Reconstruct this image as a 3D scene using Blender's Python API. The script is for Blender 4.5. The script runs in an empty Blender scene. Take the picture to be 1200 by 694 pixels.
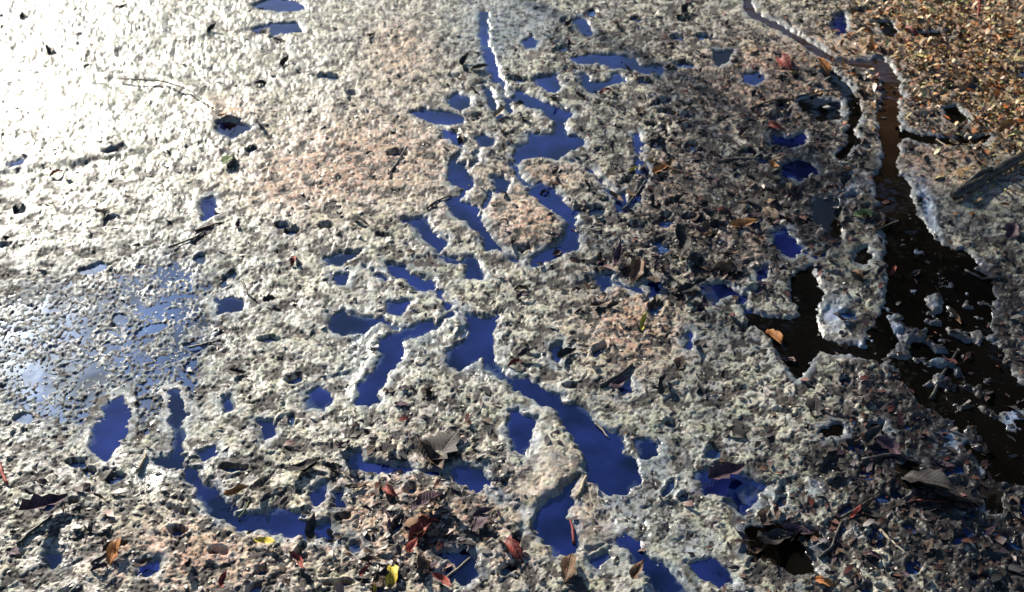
import bpy, math, random
import numpy as np
from mathutils import Vector, Matrix

random.seed(7)
rng = np.random.default_rng(11)
SC = bpy.context.scene
COL = SC.collection

# ------------------------------------------------------------------ camera
CAM_H = 1.5
PITCH = math.radians(38.0)
HFOV = math.radians(50.0)
cam_d = bpy.data.cameras.new('camera')
cam = bpy.data.objects.new('camera', cam_d)
COL.objects.link(cam)
cam.location = (0, 0, CAM_H)
cam.rotation_euler = (math.pi / 2 - PITCH, 0, 0)
cam_d.sensor_fit = 'HORIZONTAL'
cam_d.angle = HFOV
cam_d.clip_start = 0.02
cam_d.clip_end = 2000
cam_d.dof.use_dof = True
cam_d.dof.focus_distance = 1.95
cam_d.dof.aperture_fstop = 7.0
SC.camera = cam

# ------------------------------------------------------------------ sky, sun
SUN_EL = math.radians(26.0)
SUN_AZ = math.radians(-33.0)          # clockwise from straight ahead (+Y)
world = bpy.data.worlds.new('World')
SC.world = world
world.use_nodes = True
wn = world.node_tree
sky = wn.nodes.new('ShaderNodeTexSky')
sky.sky_type = 'NISHITA'
sky.sun_disc = False
sky.sun_elevation = SUN_EL
sky.sun_rotation = SUN_AZ
sky.air_density = 1.0
sky.dust_density = 0.6
sky.ozone_density = 4.0
hsv = wn.nodes.new('ShaderNodeHueSaturation')
hsv.inputs['Saturation'].default_value = .95
wn.links.new(sky.outputs[0], hsv.inputs['Color'])
wn.links.new(hsv.outputs[0], wn.nodes['Background'].inputs[0])
wn.nodes['Background'].inputs[1].default_value = 0.065
sun_d = bpy.data.lights.new('sun', 'SUN')
sun_d.energy = 5.0
sun_d.angle = math.radians(0.5)
sun_d.color = (1.0, 0.925, 0.80)
sun = bpy.data.objects.new('sun', sun_d)
COL.objects.link(sun)
sdir = Vector((math.sin(SUN_AZ) * math.cos(SUN_EL), math.cos(SUN_AZ) * math.cos(SUN_EL), math.sin(SUN_EL)))
sun.rotation_euler = sdir.to_track_quat('Z', 'Y').to_euler()
sun.location = sdir * 30

SC.view_settings.view_transform = 'Standard'
SC.view_settings.look = 'None'
SC.view_settings.gamma = 1
SC.view_settings.exposure = 1.08
# daylight exposure
SC.cycles.max_bounces = 6

# ------------------------------------------------------------------ survey: picture point -> ground point
F = 600 / math.tan(HFOV / 2)
SP, CP = math.sin(PITCH), math.cos(PITCH)
def at(u, v, z=0.0):
    x = (u - 600) / F; y = (347 - v) / F
    d = np.array((x, CP + y * SP, -SP + y * CP))
    t = (CAM_H - z) / -d[2]
    return d[0] * t, d[1] * t
def poly_world(pts):
    return np.array([at(u, v) for u, v in pts])
def px_scale(Y):                       # metres per photograph pixel across
    return (CP * Y + SP * CAM_H) / F

# ------------------------------------------------------------------ noise helpers
def _hash(ix, iy, seed):
    h = (ix.astype(np.int64) * 374761393 + iy.astype(np.int64) * 668265263 + seed * 1442695041) & 0xFFFFFFFF
    h = ((h ^ (h >> 13)) * 1274126177) & 0xFFFFFFFF
    h = (h ^ (h >> 16)) * 2246822519 & 0xFFFFFFFF
    return ((h ^ (h >> 15)) & 0xFFFFFF) / float(0xFFFFFF)
def vnoise(x, y, size, seed=0):        # gradient noise, about -1..1
    x = x / size; y = y / size
    ix = np.floor(x); iy = np.floor(y)
    fx = x - ix; fy = y - iy
    ix = ix.astype(np.int64); iy = iy.astype(np.int64)
    ux = fx * fx * fx * (fx * (fx * 6 - 15) + 10); uy = fy * fy * fy * (fy * (fy * 6 - 15) + 10)
    def g(dx, dy):
        a = _hash(ix + dx, iy + dy, seed) * 2 * np.pi
        return np.cos(a) * (fx - dx) + np.sin(a) * (fy - dy)
    a = g(0, 0) * (1 - ux) + g(1, 0) * ux
    b = g(0, 1) * (1 - ux) + g(1, 1) * ux
    return (a * (1 - uy) + b * uy) * 1.5
def fbm(x, y, size, oct=3, seed=0):
    r = 0; a = 1.0; t = 0
    for o in range(oct):
        r = r + a * vnoise(x, y, size, seed + 17 * o); t += a
        size /= 2.03; a *= 0.55
    return r / t
def worley(x, y, size, seed=0):        # distance to the nearest and second feature, in cells
    x = x / size; y = y / size
    ix = np.floor(x).astype(np.int64); iy = np.floor(y).astype(np.int64)
    f1 = np.full(x.shape, 9.0); f2 = np.full(x.shape, 9.0)
    for dx in (-1, 0, 1):
        for dy in (-1, 0, 1):
            cx = ix + dx + _hash(ix + dx, iy + dy, seed); cy = iy + dy + _hash(ix + dx, iy + dy, seed + 5)
            d = np.hypot(cx - x, cy - y)
            f2 = np.minimum(f2, np.maximum(f1, d)); f1 = np.minimum(f1, d)
    return f1, f2
def sstep(a, b, x):
    t = np.clip((x - a) / (b - a), 0, 1)
    return t * t * (3 - 2 * t)
def sdf(P, X, Y):                      # signed distance to polygon, negative inside
    n = len(P); d = np.full(X.shape, 1e9); ins = np.zeros(X.shape, bool)
    for i in range(n):
        ax, ay = P[i]; bx, by = P[(i + 1) % n]
        ex, ey = bx - ax, by - ay
        t = np.clip(((X - ax) * ex + (Y - ay) * ey) / (ex * ex + ey * ey + 1e-12), 0, 1)
        d = np.minimum(d, np.hypot(X - ax - t * ex, Y - ay - t * ey))
        c = ((ay > Y) != (by > Y))
        ins ^= c & (X < (bx - ax) * (Y - ay) / (by - ay + 1e-15) + ax)
    return np.where(ins, -d, d)
def blob(u, v, cu, cv, ru, rv, ang=0):
    a = math.radians(ang); du = u - cu; dv = v - cv
    x = du * math.cos(a) - dv * math.sin(a); y = du * math.sin(a) + dv * math.cos(a)
    return np.exp(-((x / ru) ** 2 + (y / rv) ** 2))

# ------------------------------------------------------------------ traced water outlines (points of the photograph)
# (outline, kind, label)   kind: b = puddle under open sky, d = dark channel water
PUD = [
 ([(597,107),(614,109),(634,120),(654,127),(672,134),(664,147),(667,160),(687,164),(687,172),(667,182),(654,190),(634,187),(617,189),(607,195),(600,187),(605,175),(620,170),(619,157),(634,159),(647,157),(649,147),(634,132),(617,129),(604,119)],'b','bright blue puddle shaped like a bent arm at top centre'),
 ([(667,70),(691,66),(717,65),(744,69),(754,79),(781,79),(775,90),(751,90),(737,84),(721,82),(701,77),(677,79)],'b','long thin blue puddle right of the bent arm puddle, farthest wide one'),
 ([(675,86),(689,88),(694,97),(711,98),(724,86),(736,97),(714,102),(697,112),(688,111),(682,100)],'b','ragged blue puddle just below the long thin far puddle'),
 ([(627,93),(654,88),(659,103),(651,114),(640,109),(630,105)],'b','small roundish blue puddle above the bent arm puddle'),
 ([(674,25),(681,21),(688,27),(697,40),(690,47),(680,39),(674,32)],'b','small tilted blue pool near the top edge, right of centre'),
 ([(611,52),(622,45),(632,50),(630,58),(618,59)],'b','tiny blue pool left of the tilted pool at the top'),
 ([(563,15),(570,15),(573,55),(583,82),(589,98),(582,100),(574,86),(565,60)],'b','narrow blue runnel coming down from the top edge'),
 ([(568,105),(575,107),(582,125),(589,138),(583,141),(573,127)],'b','short blue runnel left of the bent arm puddle'),
 ([(525,118),(537,111),(550,116),(553,127),(540,132),(527,128)],'b','small dark blue pool above the pointed dark puddle'),
 ([(479,134),(500,130),(525,133),(544,138),(543,147),(522,149),(505,146),(490,141)],'b','pointed dark blue puddle lying left of the runnels'),
 ([(555,163),(568,160),(581,165),(578,176),(562,175)],'b','small square blue pool under the short runnel'),
 ([(516,151),(530,158),(543,164),(544,177),(532,174),(522,163)],'b','small slanting pool left of the square pool'),
 ([(524,210),(535,193),(548,192),(553,210),(558,220),(545,224),(530,222)],'b','dark blue pool with mud ridges between pointed and bent puddles'),
 ([(577,212),(590,208),(601,216),(595,229),(580,230)],'b','small blue pool below the square pool'),
 ([(615,226),(632,217),(650,223),(656,231),(677,251),(675,272),(681,296),(661,301),(634,314),(620,317),(622,304),(647,291),(656,281),(665,265),(652,253),(632,241)],'b','hook shaped blue puddle right of the brown crumbly clump'),
 ([(522,232),(544,238),(564,248),(562,262),(582,281),(586,293),(570,297),(558,275),(545,262),(533,260),(526,246)],'b','blue puddle left of the brown crumbly clump'),
 ([(465,260),(497,256),(511,275),(525,285),(515,301),(503,290),(488,273),(474,266)],'b','slanting blue puddle at the lower edge of the brown mud'),
 ([(543,305),(555,303),(569,322),(565,331),(546,329)],'b','small dull purple pool shaped like a wedge'),
 ([(378,306),(400,298),(424,298),(421,305),(400,314),(384,313)],'b','small flat blue pool left of centre, upper of two'),
 ([(389,324),(409,324),(407,339),(391,338)],'b','small dark blue pool left of centre, lower of two'),
 ([(450,311),(477,313),(494,328),(515,331),(511,343),(487,343),(476,333),(456,326)],'b','stepped pale blue puddle above the central puddle'),
 ([(452,356),(482,356),(471,373),(457,370)],'b','dark pool above the branched puddle'),
 ([(386,370),(405,367),(420,374),(451,377),(430,390),(400,394),(387,386)],'b','dark blue puddle left of the branched puddle'),
 ([(467,392),(473,388),(487,386),(507,378),(515,387),(495,394),(474,400),(473,413),(464,430),(451,453),(441,465),(444,475),(430,479),(419,475),(423,455),(439,439),(449,419),(446,402),(460,391)],'b','branched blue puddle running down left of the central puddle'),
 ([(526,361),(544,368),(567,375),(595,365),(585,376),(583,392),(578,409),(578,426),(601,446),(621,446),(651,464),(668,474),(691,487),(708,507),(731,514),(734,531),(744,541),(748,564),(734,581),(710,579),(688,567),(682,547),(676,527),(662,505),(646,485),(626,472),(609,463),(589,449),(571,433),(565,421),(555,426),(540,435),(526,433),(523,415),(539,405),(549,386),(546,376)],'b','largest deep blue puddle winding from centre to lower right'),
 ([(678,560),(674,577),(678,591),(668,607),(674,631),(681,652),(667,658),(650,653),(632,635),(621,621),(625,603),(646,583),(662,570)],'b','deep blue pool below the pale mud tongue'),
 ([(596,484),(607,481),(614,490),(634,493),(628,507),(624,524),(613,536),(602,532),(595,514)],'b','green blue pool left of the pale mud tongue'),
 ([(522,554),(543,546),(568,553),(571,575),(560,581),(532,568)],'b','ragged purple blue pool left of the deep pool'),
 ([(512,651),(543,645),(561,660),(562,678),(547,694),(520,679),(532,670)],'b','blue pool crossed by a pale stalk at the bottom edge'),
 ([(402,541),(420,531),(431,543),(468,548),(478,557),(437,558),(412,553)],'b','flat purple blue puddle under the charcoal leaf'),
 ([(202,477),(214,477),(218,507),(214,531),(218,543),(238,553),(242,567),(265,587),(279,603),(300,604),(330,599),(355,608),(374,616),(395,621),(394,639),(360,634),(320,629),(290,624),(262,618),(239,596),(222,573),(212,559),(187,549),(175,540),(197,540),(206,521),(202,497)],'b','blue puddle shaped like a bent Y at lower left'),
 ([(112,507),(126,477),(144,465),(145,507),(138,527),(124,541),(108,532)],'b','blue puddle left of the top of the Y shaped puddle'),
 ([(258,474),(272,466),(275,484),(263,489)],'b','small pool right of the Y shaped puddle stem, upper one'),
 ([(301,497),(323,495),(325,511),(310,523)],'b','small dark blue pool between the Y puddle and the central mud'),
 ([(358,462),(375,456),(391,467),(381,484),(364,480)],'b','small dark blue pool near the foot of the branched puddle'),
 ([(228,531),(253,526),(259,536),(240,546)],'b','small blue pool in the fork of the Y shaped puddle'),
 ([(161,664),(187,660),(192,671),(177,681),(162,676)],'b','little blue pool at the bottom left'),
 ([(55,650),(77,650),(79,665),(63,669)],'b','little dark pool left of the bottom left pool'),
 ([(366,577),(380,571),(385,587),(373,601),(364,597)],'b','grey blue pit just above the right end of the Y puddle'),
 ([(388,580),(402,578),(404,598),(392,600)],'b','grey pit right of the pit above the Y puddle end'),
 ([(295,10),(320,-1),(354,5),(362,13),(328,17)],'b','dark pool at the top edge left of centre'),
 ([(288,38),(320,29),(350,29),(357,40),(320,44)],'b','dark pool below the pool at the top edge'),
 ([(252,145),(270,144),(298,152),(285,160),(272,167),(256,156)],'b','dark violet pool under the orange leaf scrap, upper left'),
 ([(120,182),(147,171),(149,179),(125,187)],'b','little dark pool in the bright mud, upper left'),
 ([(10,195),(30,187),(30,196),(13,200)],'b','little dark pool near the left edge in bright mud'),
 ([(234,238),(252,231),(254,255),(240,260)],'b','small dark pool beside the brown stick scrap, upper left'),
 ([(255,354),(287,351),(285,366),(260,370)],'b','small blue pool right of the speckled slush'),
 ([(646,407),(660,404),(665,420),(655,434),(645,425)],'b','small dark violet pool right of the central puddle'),
 ([(692,327),(715,324),(720,338),(705,344)],'b','small pit pool in the leafy mud right of the hook puddle'),
 ([(758,335),(775,331),(777,347),(762,352)],'b','small blue pit pool below the upright dark leaf'),
 ([(820,337),(850,335),(855,345),(838,361),(823,351)],'b','triangular blue pool under the brown leaf, right of centre'),
 ([(720,232),(732,229),(733,252),(722,254)],'b','narrow upright blue pool in the leaf litter'),
 ([(740,160),(750,158),(752,185),(748,205),(741,205),(745,183)],'b','narrow blue runnel beside the yellow leaf scrap'),
 ([(805,390),(815,392),(812,415),(802,412)],'b','narrow blue pool right of the tan mud'),
 ([(903,275),(920,269),(930,281),(942,297),(925,305),(908,294)],'b','dark footprint pool above the dark tongue of water'),
 ([(883,317),(900,314),(902,329),(889,332)],'b','little blue pit left of the dark footprint pool'),
 ([(999,297),(1015,293),(1022,305),(1010,315),(1000,309)],'d','round black pit in the pale island by the stream'),
 ([(978,18),(990,18),(995,42),(982,45),(973,35)],'b','purple pool at the top, left of the stream'),
 ([(1023,28),(1045,27),(1054,42),(1040,47)],'d','dark hollow right of the purple pool at the top'),
 ([(870,90),(890,85),(899,95),(885,104),(870,99)],'b','dark purple pool below the thin start of the stream'),
 ([(833,62),(860,61),(856,76),(840,82)],'d','dark hollow left of the purple pool'),
 ([(935,120),(955,116),(985,122),(985,142),(960,146),(940,136)],'d','dark hollow holding leaves left of the stream'),
 ([(903,159),(925,164),(943,157),(947,170),(925,177),(905,171)],'b','dark blue pool under the red leaf, right of centre'),
 ([(914,195),(930,189),(950,192),(955,205),(935,214),(916,209)],'b','dark violet ring pool, upper right'),
 ([(1102,130),(1120,127),(1135,140),(1130,152),(1114,148)],'d','dark green pool right of the stream'),
 ([(867,-4),(878,-4),(886,16),(912,29),(942,46),(962,59),(982,71),(1018,73),(1030,67),(1048,83),(1056,100),(1056,117),(1052,134),(1056,160),(1052,187),(1054,202),(1060,210),(1024,208),(1034,197),(1032,174),(1028,134),(1034,117),(1030,98),(1018,84),(998,79),(976,77),(954,66),(932,51),(902,34),(876,20)],'m','brown upper stream coming down from the top edge at right'),
 ([(1024,206),(1060,206),(1068,218),(1070,232),(1078,252),(1090,269),(1104,290),(1134,300),(1158,322),(1166,352),(1160,385),(1176,425),(1194,452),(1240,480),(1240,590),(1190,572),(1150,556),(1126,524),(1118,495),(1090,485),(1072,470),(1052,440),(1022,424),(990,422),(962,415),(950,430),(934,448),(914,424),(904,400),(884,388),(868,364),(892,372),(926,377),(936,371),(924,345),(928,322),(952,314),(964,345),(958,380),(966,396),(992,404),(1010,398),(1024,382),(1034,366),(1040,330),(1036,292),(1030,246),(1022,214)],'d','black lower stream widening down the right side'),
 ([(958,85),(970,80),(990,98),(1006,118),(1010,135),(1003,155),(1004,172),(986,192),(978,186),(993,168),(990,152),(996,135),(990,118),(974,102)],'d','dark side arm left of the stream'),
 ([(1056,152),(1076,160),(1102,164),(1140,163),(1160,161),(1158,169),(1110,174),(1078,171),(1058,163)],'d','dark side arm running right from the stream'),
 ([(1066,40),(1086,40),(1116,38),(1116,45),(1086,47),(1072,46)],'d','thin dark trickle at the top right'),
 ([(958,233),(985,238),(982,262),(988,284),(972,282),(962,265),(950,252)],'d','black hollow left of the stream, above the pale island'),
 ([(816,564),(827,550),(840,553),(880,560),(890,567),(915,571),(882,579),(884,595),(870,604),(858,586),(827,583)],'b','dark footprint pool at lower right with a blue gleam'),
 ([(805,664),(833,658),(852,671),(862,687),(843,691),(818,679)],'b','oval violet pool at the bottom edge, right of centre'),
 ([(872,624),(910,613),(950,623),(964,631),(942,639),(950,664),(959,676),(927,676),(901,659),(875,653)],'d','black leafy hollow near the bottom right'),
 ([(732,632),(746,639),(758,654),(778,666),(794,679),(812,700),(768,700),(756,677),(744,657)],'b','purple blue channel leaving at the bottom edge'),
 ([(688,658),(715,643),(717,656),(700,670)],'b','small violet pool right of the deep pool'),
 ([(1048,547),(1070,538),(1085,560),(1075,577),(1053,567)],'d','black hollow below the pale blue silt patch'),
 ([(1153,577),(1172,580),(1172,602),(1158,602)],'d','black hollow at the right edge'),
 ([(745,520),(760,516),(772,522),(768,535),(752,538)],'b','small greenish pool right of the deep blue puddle'),
 ([(720,455),(738,450),(742,462),(728,468)],'b','small dark violet pool above the deep blue puddle'),
 ([(960,505),(985,500),(990,512),(968,518)],'d','shallow dark hollow in the grey mud, lower right'),
 ([(1020,500),(1035,498),(1040,512),(1026,516)],'d','small dark blue hollow above the black hollow'),
]

LINK = [([(589,98),(592,118),(600,135)],7),([(543,178),(532,192),(528,212)],7),([(548,222),(541,232),(533,240)],9),([(585,293),(596,304),(612,312)],6),([(515,302),(530,308),(545,312)],5),
 ([(512,342),(518,352),(528,364)],8),([(513,386),(520,376),(532,368)],6),([(424,314),(440,322),(455,330)],5),([(664,190),(688,198),(702,214),(722,236)],6),([(603,196),(610,212),(622,222)],6),
 ([(209,478),(206,462)],5),([(571,574),(590,590),(612,606)],5),([(392,628),(408,640),(424,650)],6),([(447,376),(458,384),(470,390)],6),([(625,424),(646,420),(652,416)],4),([(470,552),(495,556),(524,560)],5),
 ([(688,652),(712,640),(733,640)],6),([(560,175),(560,190),(550,200)],6),([(576,228),(570,242),(562,256)],5),([(752,186),(758,210),(746,236),(732,246)],6),([(757,344),(740,342),(718,332)],5),([(940,296),(960,306),(975,290)],6),([(850,340),(868,350),(872,366)],6)]
for pl, w_ in LINK:
    L_, R_ = [], []
    for i, (u, v) in enumerate(pl):
        a = pl[max(i - 1, 0)]; c = pl[min(i + 1, len(pl) - 1)]
        dx, dy = c[0] - a[0], c[1] - a[1]; n_ = math.hypot(dx, dy)
        h_ = w_ / 2 * random.uniform(.7, 1.3)
        L_.append((u - dy / n_ * h_, v + dx / n_ * h_ * .8)); R_.append((u + dy / n_ * h_, v - dx / n_ * h_ * .8))
    PUD.append((L_ + R_[::-1], 'b', 'thin trickle of blue water linking two puddles'))

# ------------------------------------------------------------------ mud height field
NR, NCOL = 760, 1240
Y0, Y1 = 0.86, 4.5
q = np.linspace(1 / (Y0 + 0.55), 1 / (Y1 + 0.55), NR)
yrow = 1 / q - 0.55
s = np.linspace(-0.64, 0.64, NCOL)
GX = (s[None, :] * (CP * yrow + SP * CAM_H)[:, None])
GY = np.repeat(yrow[:, None], NCOL, 1)
ZC = CP * GY + SP * CAM_H
U = 600 + F * GX / ZC
V = 347 - F * (GY * SP - CAM_H * CP) / ZC

b = lambda *a: blob(U, V, *a)
wx = GX + 0.012 * vnoise(GX, GY, 0.05, 3); wy = GY + 0.012 * vnoise(GX, GY, 0.05, 4)

# regions
slush = np.clip(b(40, 420, 120, 90) + b(210, 350, 75, 75) + b(140, 470, 90, 45) + 0.6 * b(100, 370, 120, 50) + .8 * b(205, 440, 30, 60), 0, 1)
film = np.clip(b(430, 400, 45, 40) + b(425, 460, 25, 30) + b(575, 435, 40, 18, -20) + b(775, 560, 45, 60) + b(735, 620, 25, 45) + b(600, 30, 70, 30) + .9 * b(575, 70, 20, 50)
               + b(500, 400, 25, 20) + b(175, 560, 25, 20) + b(815, 640, 40, 18) + b(905, 585, 40, 16) + b(960, 650, 20, 30) + b(610, 520, 25, 25) + .7 * b(720, 590, 25, 25), 0, 1)
rough = np.clip(b(1130, 400, 110, 120, -30) + .75 * b(1130, 560, 110, 100) + .35 * b(1010, 560, 60, 50) + .8 * b(950, 250, 60, 70) + b(1180, 640, 90, 80) + .8 * b(1060, 490, 70, 60) + .6 * b(960, 640, 80, 50), 0, 1)
sheen = np.clip(b(1110, 520, 17, 30, 10) + b(1185, 492, 20, 22, 40) + .9 * b(975, 370, 18, 20) + .7 * b(1066, 346, 14, 10) + .8 * b(1098, 400, 14, 12) + .7 * b(955, 575, 12, 10)
               + .9 * b(1085, 245, 9, 40, 20) + .8 * b(990, 225, 28, 12, 25) + .7 * b(1160, 605, 16, 12) + .7 * b(1150, 555, 8, 14) + .7 * b(1130, 350, 16, 8, 40) + .7 * b(1095, 330, 12, 9) + .6 * b(1150, 440, 14, 9), 0, 1)
litter = np.clip(.9 * b(790, 230, 110, 90) + .9 * b(900, 190, 100, 100) + .8 * b(720, 60, 130, 60) + .9 * b(860, 300, 120, 60) + .9 * b(1060, 90, 180, 90) + .12 * b(1000, 560, 200, 120) + .25 * b(1080, 590, 90, 60) + .3 * b(930, 640, 60, 40)
                 + .6 * b(500, 560, 100, 60) + .7 * b(760, 290, 70, 70) + .5 * b(560, 160, 60, 50) + .5 * b(450, 650, 120, 50) + .4 * b(90, 610, 70, 50), 0, 1)
brown = np.clip(b(430, 190, 110, 60) + b(620, 262, 45, 36) + b(740, 385, 60, 55) + b(900, 95, 100, 50) + b(890, 285, 55, 30) + b(490, 620, 110, 75) + b(230, 655, 110, 50) + .8 * b(470, 65, 40, 40)
                + .9 * b(790, 230, 45, 55) + b(1120, 75, 110, 75) + .8 * b(640, 210, 60, 16) + .7 * b(265, 130, 40, 16) + .7 * b(330, 220, 60, 30) + b(1090, 195, 50, 25) + .5 * b(700, 590, 80, 60) + .4 * b(960, 130, 80, 60), 0, 1)
gold = np.clip(b(1130, 60, 110, 70) + .8 * b(1180, 150, 60, 60) + .7 * b(1080, 15, 100, 30), 0, 1)
smooth = np.clip(b(645, 540, 30, 60, 25) + b(630, 610, 25, 40, 25) + .9 * b(930, 48, 60, 10, -25) + b(980, 60, 50, 14) + .8 * b(1150, 225, 60, 40) + .8 * b(985, 310, 40, 30) + .8 * b(700, 635, 30, 25)
                 + .7 * b(100, 130, 120, 30) + .7 * b(760, 670, 60, 25), 0, 1) * .75

n20 = fbm(GX, GY, 0.28, 2, 21); n7 = fbm(GX, GY, 0.075, 3, 31); n3 = fbm(wx, wy, 0.03, 3, 41)
base = 0.0110 + 0.0065 * n20 + 0.0055 * n7 + 0.0010 * n3
base = base * (1 - slush) + slush * (0.0014 + 0.002 * n7 + 0.0016 * n3 + .0034 * vnoise(wx, wy, .009, 207) + .0018 * vnoise(GX, GY, .0045, 208))
base -= .0035 * (b(198, 322, 18, 9) + .6 * b(206, 405, 5, 26) + b(107, 440, 14, 12) + b(38, 440, 22, 12) + .7 * b(60, 480, 14, 8) + .8 * b(190, 365, 30, 8))
base = base * (1 - .75 * film) + .75 * film * (0.004 + 0.002 * n7)
base = base * (1 - .8 * rough) + .8 * rough * (0.0075 + 0.014 * n7 + 0.010 * n3)
base = base * (1 - sheen) + sheen * 0.013
base += 0.006 * b(645, 540, 26, 60, 25) + 0.009 * b(620, 262, 45, 34) + .003 * smooth
# left ridge lines in the bright mud
for pts, w_, hgt in (([(130, 92), (190, 95), (225, 108), (250, 128)], .022, .016), ([(0, 205), (60, 195), (120, 188), (160, 180)], .02, .016), ([(60, 70), (150, 60), (240, 45)], .03, .012), ([(20, 140), (90, 125), (150, 118)], .03, .013)):
    P = poly_world(pts)
    d = np.full(GX.shape, 9.0)
    for i in range(len(P) - 1):
        ax, ay = P[i]; ex, ey = P[i + 1] - P[i]
        t = np.clip(((GX - ax) * ex + (GY - ay) * ey) / (ex * ex + ey * ey), 0, 1)
        d = np.minimum(d, np.hypot(GX - ax - t * ex, GY - ay - t * ey))
    base += .5 * hgt * np.exp(-(d / w_) ** 2)

# crumbs, pores and fine grain
f1, f2 = worley(wx, wy, 0.0125, 7)
g1, g2 = worley(wx, wy, 0.0062, 9)
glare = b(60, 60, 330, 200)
amp = (1 - smooth) * (1 - .8 * sheen) * np.clip(.55 + 1.5 * fbm(GX, GY, .10, 3, 151), .06, 1.3) * (1 - .7 * glare)
muck_f = fbm(GX + .004 * vnoise(GX, GY, .008, 211), GY + .004 * vnoise(GX, GY, .008, 212), .013, 3, 213)
muck_n = fbm(GX + .010 * vnoise(GX, GY, .022, 201), GY + .010 * vnoise(GX, GY, .022, 202), .042, 5, 203)
muck = sstep(.05, .13, muck_n + .20 * rough + .07 * litter - .07 * brown - .08 * gold - .05 * slush - .04 * glare) * (1 - .9 * smooth) * (1 - sheen) * (1 - .6 * film)
crumb = (0.45 - f1) * 0.0011 + (0.45 - g1) * 0.0009
fine = 0.0018 * vnoise(GX, GY, 0.0055, 51) + 0.0010 * vnoise(GX, GY, 0.003, 52)
pore_n = vnoise(GX, GY, 0.011, 61) + .55 * vnoise(GX, GY, 0.03, 62)
pore = sstep(0.42, 0.66, pore_n)
H = base + amp * (crumb * (0.55 + .8 * brown + .5 * slush) + fine * .4) - pore * 0.0018 * (1 - .6 * smooth) * (1 - sheen)
h1, h2 = worley(wx + .004 * vnoise(GX, GY, .01, 15), wy, 0.0135, 19)
hole = sstep(.36, .17, h1) * sstep(-.25, .25, vnoise(GX, GY, .028, 33) + .25)
j1, j2 = worley(wx, wy, 0.0085, 29)
hole = np.maximum(hole, .8 * sstep(.30, .15, j1) * sstep(-.1, .3, vnoise(GX, GY, .04, 35)))
H -= .0020 * muck
H -= .0017 * hole * (1 - .55 * smooth) * (1 - sheen) * (1 - .6 * film) * (1 - .5 * slush)
clod = fbm(wx, wy, 0.045, 2, 77)
H += amp * (.0010 * sstep(.1, .4, clod) - .0022 * sstep(.16, .45, -clod)) * (1 - .7 * slush)

# random hoof-sized dents, most of them among the litter
def dent(cu, cv, ru, rv, ang, depth):
    global H
    cx, cy = at(cu, cv); sc_ = px_scale(cy)
    a = ang
    ix = np.argmin(abs(yrow - cy))
    r = max(ru, rv) * sc_ * 2.2
    rows = np.where(abs(yrow - cy) < r)[0]
    if len(rows) == 0: return
    sl = slice(rows[0], rows[-1] + 1)
    X = GX[sl] - cx; Yy = GY[sl] - cy
    wob = 1 + .35 * vnoise(GX[sl], GY[sl], 0.02, 91)
    x = (X * math.cos(a) + Yy * math.sin(a)) / (ru * sc_); y = (-X * math.sin(a) + Yy * math.cos(a)) / (rv * sc_)
    rr = np.hypot(x, y) * wob
    H[sl] -= depth * (1 - sstep(.55, 1.05, rr)) - .0015 * np.exp(-((rr - 1.25) / .25) ** 2)
dents = []
tries = 0
while len(dents) < 250 and tries < 20000:
    tries += 1
    cu = random.uniform(-80, 1280); cv = random.uniform(-10, 720)
    i = int(np.argmin(abs(V[:, 0] - cv))); j = int(np.clip((cu - U[i, 0]) / (U[i, -1] - U[i, 0]) * NCOL, 0, NCOL - 1))
    p = .17 + .8 * litter[i, j] + .5 * rough[i, j] - .8 * smooth[i, j] - .3 * glare[i, j]
    if random.random() > p: continue
    dents.append((cu, cv))
    dent(cu, cv, random.uniform(7, 19), random.uniform(4.5, 10), random.uniform(-.6, 1.3), random.uniform(.010, .019))

# water bodies
WATER = []
SD = np.full(GX.shape, 9.0)
jit = 0.0045 * vnoise(GX, GY, 0.017, 71) + 0.006 * vnoise(GX, GY, 0.045, 72) + 0.002 * vnoise(GX, GY, 0.008, 73)
for pts, kind, lab in PUD:
    P = poly_world(pts)
    m = 0.09
    rows = np.where((yrow > P[:, 1].min() - m) & (yrow < P[:, 1].max() + m))[0]
    sl = slice(rows[0], rows[-1] + 1)
    xa = s[None, :] * (CP * yrow[sl] + SP * CAM_H)[:, None]
    cols = np.where((xa.max(0) > P[:, 0].min() - m) & (xa.min(0) < P[:, 0].max() + m))[0]
    sc_ = slice(cols[0], cols[-1] + 1)
    d = sdf(P, GX[sl, sc_], GY[sl, sc_])
    big = min(1.0, np.ptp(P, axis=0).min() / .06)
    d = d + jit[sl, sc_] * (.75 + .25 * big + .8 * slush[sl, sc_])
    SD[sl, sc_] = np.minimum(SD[sl, sc_], d)
    st_ = 3
    gx, gy, gd = GX[sl, sc_][::st_, ::st_], GY[sl, sc_][::st_, ::st_], d[::st_, ::st_]
    WATER.append((gx, gy, gd, kind, lab, len(P), (sl, sc_)))
WL = 0.0045                              # level of the traced puddles; the seepage sheet lies at 0
isl = fbm(GX, GY, 0.05, 3, 83)
inside = -0.009 + 0.007 * n7 + .006 * n3
chan = np.clip(b(1100, 390, 60, 90, -30) + b(1150, 500, 70, 80) + .8 * b(1020, 405, 70, 30) + .6 * b(1060, 270, 30, 50), 0, 1)
inside = inside + chan * 0.024 * sstep(-.3, .4, isl) + chan * (amp * crumb * 1.5 + .003 * n3 + fine)
near = 1 - sstep(0.012, 0.035, SD)
Hn = np.maximum(H, WL + 0.0015 + 0.5 * (H - WL)) 
H = H * (1 - near) + np.where(near > 0, Hn, H) * near
bw = .009 + .016 * sstep(-.3, .5, fbm(GX, GY, .06, 2, 141)) + .012 * film
W_ = .008 + bw
shal_h = sstep(.024 + .02 * n3, .006, SD) * sstep(-.25, .25, fbm(GX, GY, .07, 2, 221))
H = H * (1 - .55 * shal_h) + .55 * shal_h * (WL + .0030 + .0012 * n3 + .0008 * n7)
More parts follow.
